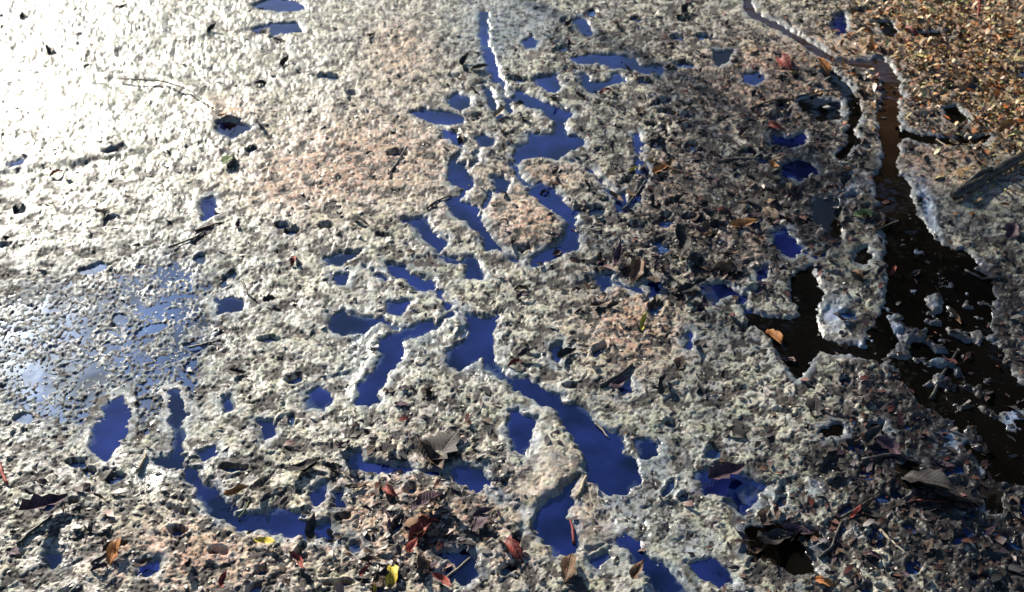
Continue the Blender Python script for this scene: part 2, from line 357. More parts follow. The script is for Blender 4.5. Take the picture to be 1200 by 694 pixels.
k = np.clip((SD + .0065 + .55 * W_ + .003 * vnoise(GX, GY, .012, 241)) / W_, 0, 1) ** .9
rim = 0.0010 * (1 - slush) * np.exp(-((SD - 0.014) / 0.009) ** 2)
H = inside * (1 - k) + (H + rim) * k
sm = sstep(.45, .75, sheen + .5 * n3) 
pit_h = np.clip(b(1150, 470, 55, 45, -40) + b(1180, 560, 45, 55) + .9 * b(970, 255, 28, 42), 0, 1) * sstep(-.2, .3, isl)
H -= .006 * pit_h
H = H * (1 - sm) + np.maximum(WL + .0012 + .003 * n3 + .0015 * n7, -.01) * sm
# sink the sheet's border into the outer ground
edge = np.minimum.reduce([sstep(-.64, -.60, GX / ZC), 1 - sstep(.60, .64, GX / ZC), sstep(Y0, Y0 + .05, GY), 1 - sstep(Y1 - .25, Y1, GY)])
lip = (SD > .007) & (SD < .027)
H = np.where(lip, np.maximum(H, WL + .0012 + .0006 * n3), H)
H = np.maximum(H, -0.03)
H = H * edge + (0.016) * (1 - edge)

def height(x, y):
    i = int(np.clip(np.searchsorted(yrow, y), 0, NR - 1))
    j = int(np.clip((x / (CP * y + SP * CAM_H) + .64) / 1.28 * (NCOL - 1), 0, NCOL - 1))
    return max(float(H[i, j]), 0.0)

# pigment of the mud (own colours, plus mirrored sky and pore shade painted in)
def mix(a, c, t): return a * (1 - t[..., None]) + np.array(c)[None, None, :] * t[..., None]
pn = fbm(GX, GY, 0.12, 3, 101); pf = vnoise(GX, GY, 0.016, 103); ps = vnoise(GX, GY, 0.007, 105)
colr = np.zeros(GX.shape + (3,)) + np.array((0.37, 0.36, 0.31))
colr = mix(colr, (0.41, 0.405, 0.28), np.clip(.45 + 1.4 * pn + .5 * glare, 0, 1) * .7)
colr = mix(colr, (0.47, 0.275, 0.18), np.clip(brown * (.8 + .9 * pf), 0, 1) * .95)
colr = mix(colr, (0.46, 0.26, 0.09), np.clip(gold * (.6 + 1.2 * pf), 0, 1) * .8)
colr = mix(colr, (0.27, 0.31, 0.32), np.clip(film * (.9 + .5 * pf), 0, 1) * .8)
colr = mix(colr, (0.085, 0.125, 0.165), np.clip(slush * (1.1 + .8 * pf), 0, 1) * .9)  # slush blued in the pigment to carry the mirrored sky
colr = mix(colr, (0.36, 0.43, 0.56), sheen * .95)  # sky mirrored on smooth wet mud, painted as pale blue
ra = .55
ex = wx * math.cos(ra) + wy * math.sin(ra); ey = -wx * math.sin(ra) + wy * math.cos(ra)
rot = fbm(ex * .34, ey, .0125, 2, 161); rot2 = fbm(ex * .4, ey, .026, 2, 163)
rotm = np.clip(sstep(.30, .48, rot + .17 * litter + .24 * rough + .02 - .08 * (1 - brown)) + sstep(.34, .5, rot2 + .26 * rough + .14 * litter - .04), 0, 1) * (1 - .9 * smooth) * (1 - sheen) * (1 - .6 * film) * (1 - .7 * slush)
peat = np.clip(sstep(.05, .5, ps + .7 * pf + .35 * rough + .25 * litter - .25) + .9 * sstep(.25, .6, pf + ps * .5 + .5 * rough - .45), 0, 1) * (1 - .85 * smooth) * (1 - sheen) * (1 - .5 * film)
colr = mix(colr, (0.045, 0.036, 0.03), peat * .9)
colr = mix(colr, (0.05, 0.04, 0.035), rough * sstep(-.12, .18, -n7 - .5 * n3) * .92)
colr = mix(colr, (0.035, 0.028, 0.026), rotm * .9)
colr = mix(colr, (0.014, 0.011, 0.010), np.clip(sstep(.006, -.01, SD) * np.clip(chan * 2, 0, 1) * (.75 + .6 * ps), 0, 1) * (1 - sheen))
colr = mix(colr, (0.034, 0.028, 0.025), muck * .94)
speck = sstep(.09, .22, muck_f + .4 * muck_n + .12 * rough + .08 * litter - .12 * glare) * (1 - .7 * smooth) * (1 - sheen)
colr = mix(colr, (0.028, 0.025, 0.023), speck * .95)
shal = sstep(.022 + .02 * n3, .004, SD) * sstep(-.25, .25, fbm(GX, GY, .07, 2, 221)) * (1 - np.clip(chan * 2, 0, 1))
colr = mix(colr, (0.24, 0.29, 0.32), shal * .7)
band = sstep(.012 + .006 * n7 + .006 * n3, .001, SD) * (1 - sheen)
colr = mix(colr, (0.13, 0.135, 0.14), band * .6)
colr = mix(colr, (0.20, 0.26, 0.35), np.clip(sstep(.004, -.008, SD) * np.clip(chan * 2, 0, 1) * sstep(.0, .3, pn + .4 * n7), 0, 1) * .8)  # sky reflections painted pale blue on the channel islands
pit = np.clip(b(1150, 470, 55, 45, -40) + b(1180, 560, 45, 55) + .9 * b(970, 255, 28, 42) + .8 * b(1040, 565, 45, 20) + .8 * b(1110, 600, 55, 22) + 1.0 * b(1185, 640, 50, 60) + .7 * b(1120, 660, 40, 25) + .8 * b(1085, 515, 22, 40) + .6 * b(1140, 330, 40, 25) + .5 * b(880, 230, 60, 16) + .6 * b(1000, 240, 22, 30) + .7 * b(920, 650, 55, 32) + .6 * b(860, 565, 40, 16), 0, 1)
colr = mix(colr, (0.012, 0.010, 0.010), np.clip(1.6 * pit * sstep(-.3, .12, isl + .35 * pf), 0, .95) * (1 - sheen))
colr = mix(colr, (0.06, 0.048, 0.04), hole * .5 * (1 - .6 * smooth) * (1 - sheen))  # pore hollows also darkened in the colour, as if shaded
colr *= (1 + .26 * ps + .24 * pf + .22 * vnoise(GX, GY, .0035, 171))[..., None]
colr[..., 0] *= 1 + .10 * vnoise(GX, GY, .02, 173); colr[..., 2] *= 1 + .14 * vnoise(GX, GY, .026, 175)
colr = np.clip(colr, 0.008, .6)
wet = np.clip(.36 - .1 * slush + .6 * film + .75 * sheen + .5 * fbm(GX, GY, .09, 2, 131) + .25 * band - .3 * muck - .2 * hole + .35 * rough + .6 * glare - .25 * brown, 0, 1)

# ------------------------------------------------------------------ materials
def mat(name):
    m = bpy.data.materials.new(name); m.use_nodes = True
    return m, m.node_tree, m.node_tree.nodes['Principled BSDF']
def N(nt, t, **kw):
    n = nt.nodes.new(t)
    for k_, v_ in kw.items(): setattr(n, k_, v_)
    return n

mud_m, nt, bs = mat('wet_mud')
attr = N(nt, 'ShaderNodeAttribute'); attr.attribute_name = 'pigment'
tc = N(nt, 'ShaderNodeTexCoord')
no = N(nt, 'ShaderNodeTexNoise'); no.inputs['Scale'].default_value = 420; no.inputs['Detail'].default_value = 3
nt.links.new(tc.outputs['Object'], no.inputs['Vector'])
mr = N(nt, 'ShaderNodeMapRange'); mr.inputs[1].default_value = .25; mr.inputs[2].default_value = .75; mr.inputs[3].default_value = .72; mr.inputs[4].default_value = 1.25
nt.links.new(no.outputs['Fac'], mr.inputs[0])
mx = N(nt, 'ShaderNodeVectorMath', operation='SCALE')
nt.links.new(attr.outputs['Color'], mx.inputs[0]); nt.links.new(mr.outputs[0], mx.inputs['Scale'])
nt.links.new(mx.outputs[0], bs.inputs['Base Color'])
no2 = N(nt, 'ShaderNodeTexNoise'); no2.inputs['Scale'].default_value = 90; no2.inputs['Detail'].default_value = 4
nt.links.new(tc.outputs['Object'], no2.inputs['Vector'])
mr2 = N(nt, 'ShaderNodeMapRange'); mr2.inputs[1].default_value = .35; mr2.inputs[2].default_value = .7; mr2.inputs[3].default_value = .6; mr2.inputs[4].default_value = .95
nt.links.new(no2.outputs['Fac'], mr2.inputs[0])
sub = N(nt, 'ShaderNodeMath', operation='MULTIPLY_ADD'); sub.inputs[1].default_value = -.55; nt.links.new(attr.outputs['Alpha'], sub.inputs[0]); nt.links.new(mr2.outputs[0], sub.inputs[2])
clp = N(nt, 'ShaderNodeMath', operation='MAXIMUM'); clp.inputs[1].default_value = .16; nt.links.new(sub.outputs[0], clp.inputs[0])
nt.links.new(clp.outputs[0], bs.inputs['Roughness'])
bs.inputs['Specular IOR Level'].default_value = .33
bmp = N(nt, 'ShaderNodeBump'); bmp.inputs['Strength'].default_value = .4; bmp.inputs['Distance'].default_value = .002
nt.links.new(no.outputs['Fac'], bmp.inputs['Height']); nt.links.new(bmp.outputs[0], bs.inputs['Normal'])

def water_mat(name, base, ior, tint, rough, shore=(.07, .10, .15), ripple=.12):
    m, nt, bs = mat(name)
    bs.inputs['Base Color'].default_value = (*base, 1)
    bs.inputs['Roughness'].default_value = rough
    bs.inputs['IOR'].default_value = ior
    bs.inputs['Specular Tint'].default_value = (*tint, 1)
    tc = N(nt, 'ShaderNodeTexCoord'); no = N(nt, 'ShaderNodeTexNoise')
    no.inputs['Scale'].default_value = 14; no.inputs['Detail'].default_value = 2
    nt.links.new(tc.outputs['Object'], no.inputs['Vector'])
    bp = N(nt, 'ShaderNodeBump'); bp.inputs['Strength'].default_value = ripple; bp.inputs['Distance'].default_value = .004
    nt.links.new(no.outputs['Fac'], bp.inputs['Height']); nt.links.new(bp.outputs[0], bs.inputs['Normal'])
    # base colour varied in soft clouds by noise
    n2 = N(nt, 'ShaderNodeTexNoise'); n2.inputs['Scale'].default_value = 7; n2.inputs['Detail'].default_value = 5
    nt.links.new(tc.outputs['Object'], n2.inputs['Vector'])
    cr = N(nt, 'ShaderNodeMapRange'); cr.inputs[1].default_value = .36; cr.inputs[2].default_value = .70; cr.inputs[3].default_value = .12; cr.inputs[4].default_value = 2.6
    nt.links.new(n2.outputs['Fac'], cr.inputs[0])
    sc_ = N(nt, 'ShaderNodeVectorMath', operation='SCALE'); sc_.inputs[0].default_value = base
    nt.links.new(cr.outputs[0], sc_.inputs['Scale'])
    sh = N(nt, 'ShaderNodeAttribute'); sh.attribute_name = 'shallow'
    n3_ = N(nt, 'ShaderNodeTexNoise'); n3_.inputs['Scale'].default_value = 130; n3_.inputs['Detail'].default_value = 4
    nt.links.new(tc.outputs['Object'], n3_.inputs['Vector'])
    a1 = N(nt, 'ShaderNodeMath', operation='ADD'); nt.links.new(sh.outputs['Fac'], a1.inputs[0]); nt.links.new(n3_.outputs['Fac'], a1.inputs[1])
    m1 = N(nt, 'ShaderNodeMapRange'); m1.inputs[1].default_value = .78; m1.inputs[2].default_value = 1.5; m1.inputs[4].default_value = .75; nt.links.new(a1.outputs[0], m1.inputs[0])
    cmx = N(nt, 'ShaderNodeMix', data_type='RGBA'); cmx.inputs[7].default_value = (*shore, 1)
    nt.links.new(m1.outputs[0], cmx.inputs[0]); nt.links.new(sc_.outputs[0], cmx.inputs[6]); nt.links.new(cmx.outputs[2], bs.inputs['Base Color'])
    return m
blue_w = water_mat('puddle_water', (0.005, 0.0085, 0.050), 1.9, (.38, .56, 1.0), .03)  # blue base and tint stand in for the reflected sky
slush_w = water_mat('slush_water', (0.022, 0.046, 0.12), 1.7, (.6, .8, 1), .16, ripple=.3)  # reflected sky blue put into the base here too
dark_w = water_mat('peaty_water', (0.003, 0.0025, 0.002), 1.33, (.9, .95, 1), .04, (.02, .017, .015))
stream_w = water_mat('stream_water', (0.003, 0.0025, 0.002), 1.4, (.9, .95, 1), .05, ripple=.4)
# stream colour blends from brown upstream to near black downstream
nt = stream_w.node_tree; bs = nt.nodes['Principled BSDF']
tc = N(nt, 'ShaderNodeTexCoord'); sx = N(nt, 'ShaderNodeSeparateXYZ'); nt.links.new(tc.outputs['Object'], sx.inputs[0])
nn = N(nt, 'ShaderNodeTexNoise'); nn.inputs['Scale'].default_value = 9; nn.inputs['Detail'].default_value = 6; nt.links.new(tc.outputs['Object'], nn.inputs['Vector'])
ad = N(nt, 'ShaderNodeMath', operation='MULTIPLY_ADD'); ad.inputs[1].default_value = .9; nt.links.new(nn.outputs['Fac'], ad.inputs[0]); nt.links.new(sx.outputs['Y'], ad.inputs[2])
ya = at(1040, 290)[1]; yb = at(1040, 120)[1]
rp = N(nt, 'ShaderNodeMapRange'); rp.inputs[1].default_value = ya + .45; rp.inputs[2].default_value = yb + .45; nt.links.new(ad.outputs[0], rp.inputs[0])
cm = N(nt, 'ShaderNodeMix', data_type='RGBA'); cm.inputs[6].default_value = (.0035, .003, .0025, 1); cm.inputs[7].default_value = (.026, .014, .008, 1)
nt.links.new(rp.outputs[0], cm.inputs[0]); nt.links.new(cm.outputs[2], bs.inputs['Base Color'])

# ------------------------------------------------------------------ object helpers
def link(name, me, parent=None, m=None):
    o = bpy.data.objects.new(name, me); COL.objects.link(o)
    if parent: o.parent = parent
    if m: me.materials.append(m)
    return o
def tag(o, label=None, cat=None, group=None, kind=None):
    if label: o['label'] = label
    if cat: o['category'] = cat
    if group: o['group'] = group
    if kind: o['kind'] = kind
    return o
def mesh_np(name, co, faces, smooth_=True):
    me = bpy.data.meshes.new(name)
    co = np.asarray(co, np.float32); faces = np.asarray(faces, np.int32)
    k_ = faces.shape[1]
    me.vertices.add(len(co)); me.vertices.foreach_set('co', co.ravel())
    me.loops.add(faces.size); me.loops.foreach_set('vertex_index', faces.ravel())
    me.polygons.add(len(faces)); me.polygons.foreach_set('loop_start', np.arange(0, faces.size, k_, dtype=np.int32))
    me.update(calc_edges=True)
    if smooth_: me.polygons.foreach_set('use_smooth', np.ones(len(faces), bool))
    return me

idx = np.arange(NR * NCOL).reshape(NR, NCOL)
quads = np.stack([idx[:-1, :-1], idx[:-1, 1:], idx[1:, 1:], idx[1:, :-1]], -1).reshape(-1, 4)
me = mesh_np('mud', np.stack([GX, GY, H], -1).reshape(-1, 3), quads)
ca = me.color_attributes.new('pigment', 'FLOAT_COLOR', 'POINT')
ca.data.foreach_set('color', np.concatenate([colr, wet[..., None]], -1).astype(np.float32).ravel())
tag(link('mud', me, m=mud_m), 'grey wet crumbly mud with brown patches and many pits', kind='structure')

# outer ground to the horizon
g_m, nt, bs = mat('far_mud')
tc = N(nt, 'ShaderNodeTexCoord'); no = N(nt, 'ShaderNodeTexNoise'); no.inputs['Scale'].default_value = 6; no.inputs['Detail'].default_value = 10
nt.links.new(tc.outputs['Object'], no.inputs['Vector'])
cr = N(nt, 'ShaderNodeValToRGB'); cr.color_ramp.elements[0].position = .35; cr.color_ramp.elements[0].color = (.09, .07, .05, 1); cr.color_ramp.elements[1].position = .62; cr.color_ramp.elements[1].color = (.3, .27, .22, 1)
nt.links.new(no.outputs['Fac'], cr.inputs[0]); nt.links.new(cr.outputs[0], bs.inputs['Base Color']); bs.inputs['Roughness'].default_value = .6
bp = N(nt, 'ShaderNodeBump'); bp.inputs['Distance'].default_value = .03; nt.links.new(no.outputs['Fac'], bp.inputs['Height']); nt.links.new(bp.outputs[0], bs.inputs['Normal'])
zi = .638
wa = zi * (CP * Y0 + SP * CAM_H); wb = zi * (CP * Y1 + SP * CAM_H)
inner = [(-wa, Y0 + .003), (wa, Y0 + .003), (wb, Y1 - .01), (-wb, Y1 - .01)]
outer = [(-600, -600), (600, -600), (600, 600), (-600, 600)]
co = [(x, y, .012) for x, y in inner] + [(x, y, .0) for x, y in outer]
me = mesh_np('ground', co, [(4, 5, 1, 0), (5, 6, 2, 1), (6, 7, 3, 2), (7, 4, 0, 3)], False)
tag(link('ground', me, m=g_m), 'muddy open ground around the puddles', kind='structure')

# seepage sheet under all of it
me = mesh_np('water', [(x * 1.0, y, 0.0) for x, y in inner], [(0, 1, 2, 3)], False)
tag(link('water', me, m=slush_w), 'shallow blue water seeping through the speckled slush', kind='structure')

# each traced puddle: its own sheet of water, its rim under the mud
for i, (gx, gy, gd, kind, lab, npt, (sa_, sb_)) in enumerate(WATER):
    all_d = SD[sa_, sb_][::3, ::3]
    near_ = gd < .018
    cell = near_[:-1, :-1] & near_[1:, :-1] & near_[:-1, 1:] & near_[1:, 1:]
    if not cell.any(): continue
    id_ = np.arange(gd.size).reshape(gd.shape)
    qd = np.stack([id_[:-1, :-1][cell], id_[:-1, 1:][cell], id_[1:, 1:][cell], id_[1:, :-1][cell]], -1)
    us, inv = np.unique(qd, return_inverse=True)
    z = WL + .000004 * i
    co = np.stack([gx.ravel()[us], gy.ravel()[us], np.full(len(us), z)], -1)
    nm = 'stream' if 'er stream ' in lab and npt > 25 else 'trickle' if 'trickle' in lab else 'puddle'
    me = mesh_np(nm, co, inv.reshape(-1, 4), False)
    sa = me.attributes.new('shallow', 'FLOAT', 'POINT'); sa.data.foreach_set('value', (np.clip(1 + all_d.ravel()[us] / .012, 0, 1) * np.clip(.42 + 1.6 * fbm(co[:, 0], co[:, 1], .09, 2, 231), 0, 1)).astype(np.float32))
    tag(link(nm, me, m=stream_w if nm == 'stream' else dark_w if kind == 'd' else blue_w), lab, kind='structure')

# ------------------------------------------------------------------ leaf materials
def leaf_mat(name, c1, c2, rough=.6):
    m, nt, bs = mat(name)
    tc = N(nt, 'ShaderNodeTexCoord'); no = N(nt, 'ShaderNodeTexNoise'); no.inputs['Scale'].default_value = 5; no.inputs['Detail'].default_value = 7
    nt.links.new(tc.outputs['Object'], no.inputs['Vector'])
    cr = N(nt, 'ShaderNodeValToRGB')
    cr.color_ramp.elements[0].position = .38; cr.color_ramp.elements[0].color = (*c1, 1)
    cr.color_ramp.elements[1].position = .65; cr.color_ramp.elements[1].color = (*c2, 1)
    nt.links.new(no.outputs['Fac'], cr.inputs[0])
    sp_ = N(nt, 'ShaderNodeSeparateXYZ'); nt.links.new(tc.outputs['Object'], sp_.inputs[0])
    ay = N(nt, 'ShaderNodeMath', operation='ABSOLUTE'); nt.links.new(sp_.outputs['Y'], ay.inputs[0])
    df = N(nt, 'ShaderNodeMath', operation='SUBTRACT'); nt.links.new(sp_.outputs['X'], df.inputs[0]); nt.links.new(ay.outputs[0], df.inputs[1])
    ml = N(nt, 'ShaderNodeMath', operation='MULTIPLY'); ml.inputs[1].default_value = 62; nt.links.new(df.outputs[0], ml.inputs[0])
    sn = N(nt, 'ShaderNodeMath', operation='SINE'); nt.links.new(ml.outputs[0], sn.inputs[0])
    ve = N(nt, 'ShaderNodeMapRange'); ve.inputs[1].default_value = .75; ve.inputs[2].default_value = 1.0; ve.inputs[3].default_value = 1.0; ve.inputs[4].default_value = .62; nt.links.new(sn.outputs[0], ve.inputs[0])
    mid = N(nt, 'ShaderNodeMapRange'); mid.inputs[1].default_value = .008; mid.inputs[2].default_value = .02; mid.inputs[3].default_value = .5; mid.inputs[4].default_value = 1.0; nt.links.new(ay.outputs[0], mid.inputs[0])
    vm = N(nt, 'ShaderNodeMath', operation='MULTIPLY'); nt.links.new(ve.outputs[0], vm.inputs[0]); nt.links.new(mid.outputs[0], vm.inputs[1])
    vs_ = N(nt, 'ShaderNodeVectorMath', operation='SCALE'); nt.links.new(cr.outputs[0], vs_.inputs[0]); nt.links.new(vm.outputs[0], vs_.inputs['Scale'])
    nt.links.new(vs_.outputs[0], bs.inputs['Base Color'])
    bs.inputs['Roughness'].default_value = rough; bs.inputs['Specular IOR Level'].default_value = .28
    bp = N(nt, 'ShaderNodeBump'); bp.inputs['Strength'].default_value = .6; bp.inputs['Distance'].default_value = .003
    nt.links.new(vm.outputs[0], bp.inputs['Height']); nt.links.new(bp.outputs[0], bs.inputs['Normal'])
    return m
LM = {
 'black': leaf_mat('blackened_leaf', (.012, .010, .010), (.05, .04, .035)),
 'dark brown': leaf_mat('dark_brown_leaf', (.03, .018, .012), (.10, .055, .032)),
 'violet brown': leaf_mat('violet_brown_leaf', (.03, .016, .024), (.10, .05, .065)),
 'brown': leaf_mat('brown_leaf', (.09, .045, .02), (.22, .12, .06)),
 'tan': leaf_mat('tan_leaf', (.2, .13, .07), (.4, .29, .18)),
 'red': leaf_mat('red_leaf', (.13, .02, .015), (.34, .06, .04)),
 'orange': leaf_mat('orange_leaf', (.28, .09, .02), (.5, .22, .06)),
 'yellow': leaf_mat('yellow_leaf', (.42, .30, .02), (.65, .52, .08)),
 'green': leaf_mat('green_leaf', (.05, .09, .02), (.16, .22, .07)),
}
# leaf shapes of unit length along X: stalk end at -0.5
def leaf_co(wd, curl, fold, asym, lob, seed):
    r = random.Random(seed)
    n = 8; co = []; fa = []
    for i in range(n):
        t = i / (n - 1)
        w_ = wd * (math.sin(math.pi * min(1, t ** .8 * .98 + .01)) ** .8) * (1 + lob * (1 if i % 2 else -1)) + .006
        x = t - .5; zc_ = curl * (t - .5) ** 2 * 2 + .04 * math.sin(t * 6 + seed)
        for sx in (-1, -.5, 0, .5, 1):
            jitt = 1 + r.uniform(-.45, .25) if abs(sx) == 1 else 1
            co.append((x + r.uniform(-.015, .015), sx * w_ * jitt + asym * math.sin(t * 3), zc_ + fold * abs(sx) * w_ + .03 * math.sin(5 * t + 3 * sx + seed)))
    for i in range(n - 1):
        for j in range(4):
            a = i * 5 + j; fa.append((a, a + 1, a + 6, a + 5))
    return co, fa
SHAPES = [leaf_co(.2, .25, .3, .05, 0, 1), leaf_co(.27, -.2, .45, -.06, .10, 2), leaf_co(.14, .35, .5, .08, 0, 3), leaf_co(.32, .15, .2, .04, .16, 4), leaf_co(.17, -.35, .9, -.08, .05, 5), leaf_co(.24, .5, .8, .1, .12, 6)]
LEAF = {}
def leaf_mesh(colour, shape):
    k_ = (colour, shape)
    if k_ not in LEAF:
        co, fa = SHAPES[shape]
        me = mesh_np('leaf_blade', co, fa); me.materials.append(LM[colour]); LEAF[k_] = me
    return LEAF[k_]
def tube_mesh(name, pts, radii, sides=7, m=None, wob=0.0, seed=0):
    r = random.Random(seed); co = []; fa = []
    n = len(pts); pts = [Vector(p) for p in pts]
    for i, p in enumerate(pts):
        t = (pts[min(i + 1, n - 1)] - pts[max(i - 1, 0)]).normalized()
        a = t.cross(Vector((0, 0, 1)))
        if a.length < 1e-3: a = Vector((1, 0, 0))
        a.normalize(); b_ = t.cross(a)
        for j in range(sides):
            th = 2 * math.pi * j / sides; rr = radii[i] * (1 + r.uniform(-wob, wob))
            co.append(p + a * math.cos(th) * rr + b_ * math.sin(th) * rr)
    for i in range(n - 1):
        for j in range(sides):
            k_ = (j + 1) % sides
            fa.append((i * sides + j, i * sides + k_, (i + 1) * sides + k_, (i + 1) * sides + j))
    co += [pts[0], pts[-1]]
    for j in range(sides):
        k_ = (j + 1) % sides
        fa.append((len(co) - 2, k_, j, j)); fa.append((len(co) - 1, (n - 1) * sides + j, (n - 1) * sides + k_, (n - 1) * sides + k_))
    me = bpy.data.meshes.new(name)
    me.from_pydata([tuple(c) for c in co], [], [tuple(dict.fromkeys(f)) for f in fa]); me.update()
    for p in me.polygons: p.use_smooth = True
    if m: me.materials.append(m)
    return me
stalk_me = tube_mesh('leaf_stalk', [(-.48, 0, .03), (-.6, .015, .02), (-.72, .05, .0)], [.014, .011, .009], 5)
stalk_me.materials.append(LM['dark brown'])

def ground_angle(u, v, ang):           # picture angle -> heading on the ground
    a = math.radians(ang)
    x0, y0 = at(u, v); x1, y1 = at(u + 6 * math.cos(a), v - 6 * math.sin(a))
    return math.atan2(y1 - y0, x1 - x0)
def put_leaf(u, v, lp, ang, colour, label, group=None, shape=None, tilt=None, stalk=False, rise=.004):
    x, y = at(u, v)
    z = height(x, y)
    x, y = at(u, v, z)
    L = .85 * lp * px_scale(y) * (1 + .55 * abs(math.sin(math.radians(ang))))
    sh = random.choice((0, 1, 2, 2, 3, 4, 4, 5)) if shape is None else shape
    if colour == 'red' and shape is None: sh = random.choice((2, 4))
    o = bpy.data.objects.new('leaf', leaf_mesh(colour, sh)); COL.objects.link(o)
    h = ground_angle(u, v, ang)
    tx, ty = tilt if tilt else (random.gauss(0, .28), random.gauss(0, .22))
    o.rotation_euler = (tx, ty, h)
    o.location = (x, y, max(z, WL) + rise + .28 * L * (abs(math.sin(ty)) + .3 * abs(math.sin(tx))))
    o.scale = (L, L * random.uniform(.8, 1.2), L)
    tag(o, label, 'leaf', group)
    if stalk:
        c = bpy.data.objects.new('stalk', stalk_me); COL.objects.link(c); c.parent = o
    return o

HAND = [
 (494,619,46,52,'red','bright red curled leaf standing in brown crumbly mud near bottom'),
 (507,614,22,20,'red','small pinkish red leaf touching the bright red curled leaf'),
 (484,650,30,70,'red','dull red torn leaf just below the bright red curled leaf'),
 (457,577,24,-48,'red','thin red leaf above the crumbly mud, under the flat purple puddle'),
 (458,676,30,82,'yellow','bright yellow leaf scrap standing near the bottom edge'),
 (443,689,18,60,'yellow','smaller yellow leaf scrap at the bottom edge beside the taller one'),
 (519,686,28,-40,'red','red leaf at the bottom edge under the stalk crossed pool'),
 (501,592,46,38,'violet brown','dark striped leaf above the bright red curled leaf'),
 (350,662,26,-52,'red','dark red sliver of leaf in the pit at bottom left'),
 (427,673,16,45,'red','tiny red leaf left of the yellow scraps'),
 (277,580,30,22,'orange','orange curled leaf on the bank inside the bent Y puddle'),
 (600,648,46,-50,'red','brownish red leaf left of the deep pool by pale mud'),
 (746,680,36,68,'brown','striped brown leaf at the bottom edge left of the outgoing channel'),
 (505,541,40,-48,'dark brown','reddish dark leaf lying above the ragged purple pool'),
 (523,529,48,48,'black','charcoal leaf propped against the reddish dark leaf'),
 (666,668,30,75,'brown','brown leaf tuft under the deep pool'),
 (1003,606,20,40,'red','small red leaf in the grey mud at lower right'),
 (966,684,26,-20,'orange','orange leaf by the bottom edge at lower right'),
 (135,650,28,62,'orange','orange red leaf on end left of the brown mud at bottom left'),
 (53,604,52,28,'violet brown','dark violet leaf at the far left near the bottom'),
 (310,573,34,45,'black','black folded leaf right of the orange curled leaf'),
 (355,552,44,18,'black','flat grey black leaf above the bent Y puddle'),
 (312,640,30,-12,'yellow','pale yellow strip of leaf below the bent Y puddle'),
 (263,684,18,70,'red','small red leaf at the bottom left edge'),
 (268,190,22,52,'green','yellow green leaf in the bright mud at upper left'),
 (267,136,24,15,'orange','orange leaf scrap over the violet pool at upper left'),
 (67,204,18,20,'orange','tiny orange leaf in bright mud near the left edge'),
 (344,306,16,70,'red','tiny pink red leaf left of centre in grey mud'),
 (965,82,26,-40,'orange','orange brown leaf in the side arm of the stream'),
 (920,74,34,-58,'red','dull red leaf near the thin start of the stream'),
 (1178,155,22,8,'orange','orange leaf at the right edge above the stick'),
 (1068,41,26,-25,'red','reddish leaf beside the thin trickle at top right'),
 (907,151,24,-30,'red','red leaf over the dark blue pool right of centre'),
 (1178,244,17,0,'orange','bright orange round leaf just below the stick'),
 (870,268,40,10,'orange','orange and dark curled leaf on tan mud right of centre'),
 (850,316,40,20,'brown','brown hooded leaf above the triangular blue pool'),
 (907,398,24,-45,'orange','orange edged leaf at the tip of the dark tongue'),
 (1012,254,28,-4,'green','green leaf on the pale island by the stream'),
 (1045,322,14,60,'red','tiny red leaf on the stream bank'),
 (712,109,24,5,'red','dull red leaf below the long thin far puddle'),
 (742,202,14,15,'yellow','small yellow leaf beside the narrow blue runnel'),
 (774,205,22,15,'orange','small orange leaf right of the yellow one in the litter'),
 (820,237,12,15,'red','tiny crimson leaf in the litter right of centre'),
 (905,200,20,-75,'orange','narrow orange leaf left of the violet ring pool'),
 (797,294,42,-82,'black','dark pointed leaf standing upright right of centre'),
 (754,383,20,70,'yellow','ochre leaf pressed in the tan mud'),
 (727,306,30,80,'violet brown','dark violet leaf rolled in a ring, right of centre'),
 (745,318,34,72,'brown','narrow brown leaf beside the violet ring leaf'),
 (893,337,12,10,'red','tiny rusty leaf under the little blue pit'),
 (605,427,22,20,'red','pinkish leaf on the bank of the largest puddle'),
 (615,418,24,12,'black','black leaf on the bank of the largest puddle'),
 (545,76,22,60,'black','black leaf left of the narrow runnel at the top'),
 (562,82,26,8,'dark brown','dark brown leaf lying across the runnel bank at top'),
 (168,664,24,20,'dark brown','dark leaf on the edge of the little bottom left pool'),
 (1118,586,60,-14,'black','long black leaf fan in the grey mud at lower right'),
 (1085,570,60,-25,'black','broad black leaf under the pale blue silt patch'),
 (850,566,50,20,'violet brown','violet leaf in the dark footprint pool at lower right'),
 (905,640,54,15,'black','big black leaf in the leafy hollow near the bottom right'),
 (930,630,44,-8,'violet brown','violet leaf over the leafy hollow near the bottom right'),
]
for i, (u, v, lp, ang, c, lab) in enumerate(HAND):
    put_leaf(u, v, lp, ang, c, lab, stalk=lp > 26, rise=.006)

MARKS = [((580,400),'largest blue puddle'),((700,520),'foot of the largest puddle'),((650,600),'deep pool'),((300,610),'bent Y puddle'),((640,150),'bent arm puddle'),((720,80),'long thin far puddle'),((560,270),'brown crumbly clump'),
 ((450,430),'branched puddle'),((790,240),'upright narrow pool'),((880,290),'dark footprint pool at right'),((930,130),'side arm of the stream'),((1045,160),'upper stream'),((1060,300),'black middle of the stream'),((1130,420),'rough right stream bank'),((1160,220),'stick'),
 ((1110,540),'pale blue silt patch'),((860,580),'footprint pool at lower right'),((910,650),'leafy hollow at bottom right'),((780,660),'outgoing channel'),((490,620),'bright red curled leaf'),((60,600),'dark violet leaf at far left'),((180,400),'speckled slush'),((270,160),'violet pool at upper left'),((1120,60),'golden litter at top right'),((430,180),'pinkish brown mud'),((740,390),'tan mud'),((1000,560),'grey mud at lower right'),((330,30),'pools at the top edge'),((940,30),'thin start of the stream'),((120,110),'bright mud at upper left'),((350,440),'grey mud beside the branched puddle')]
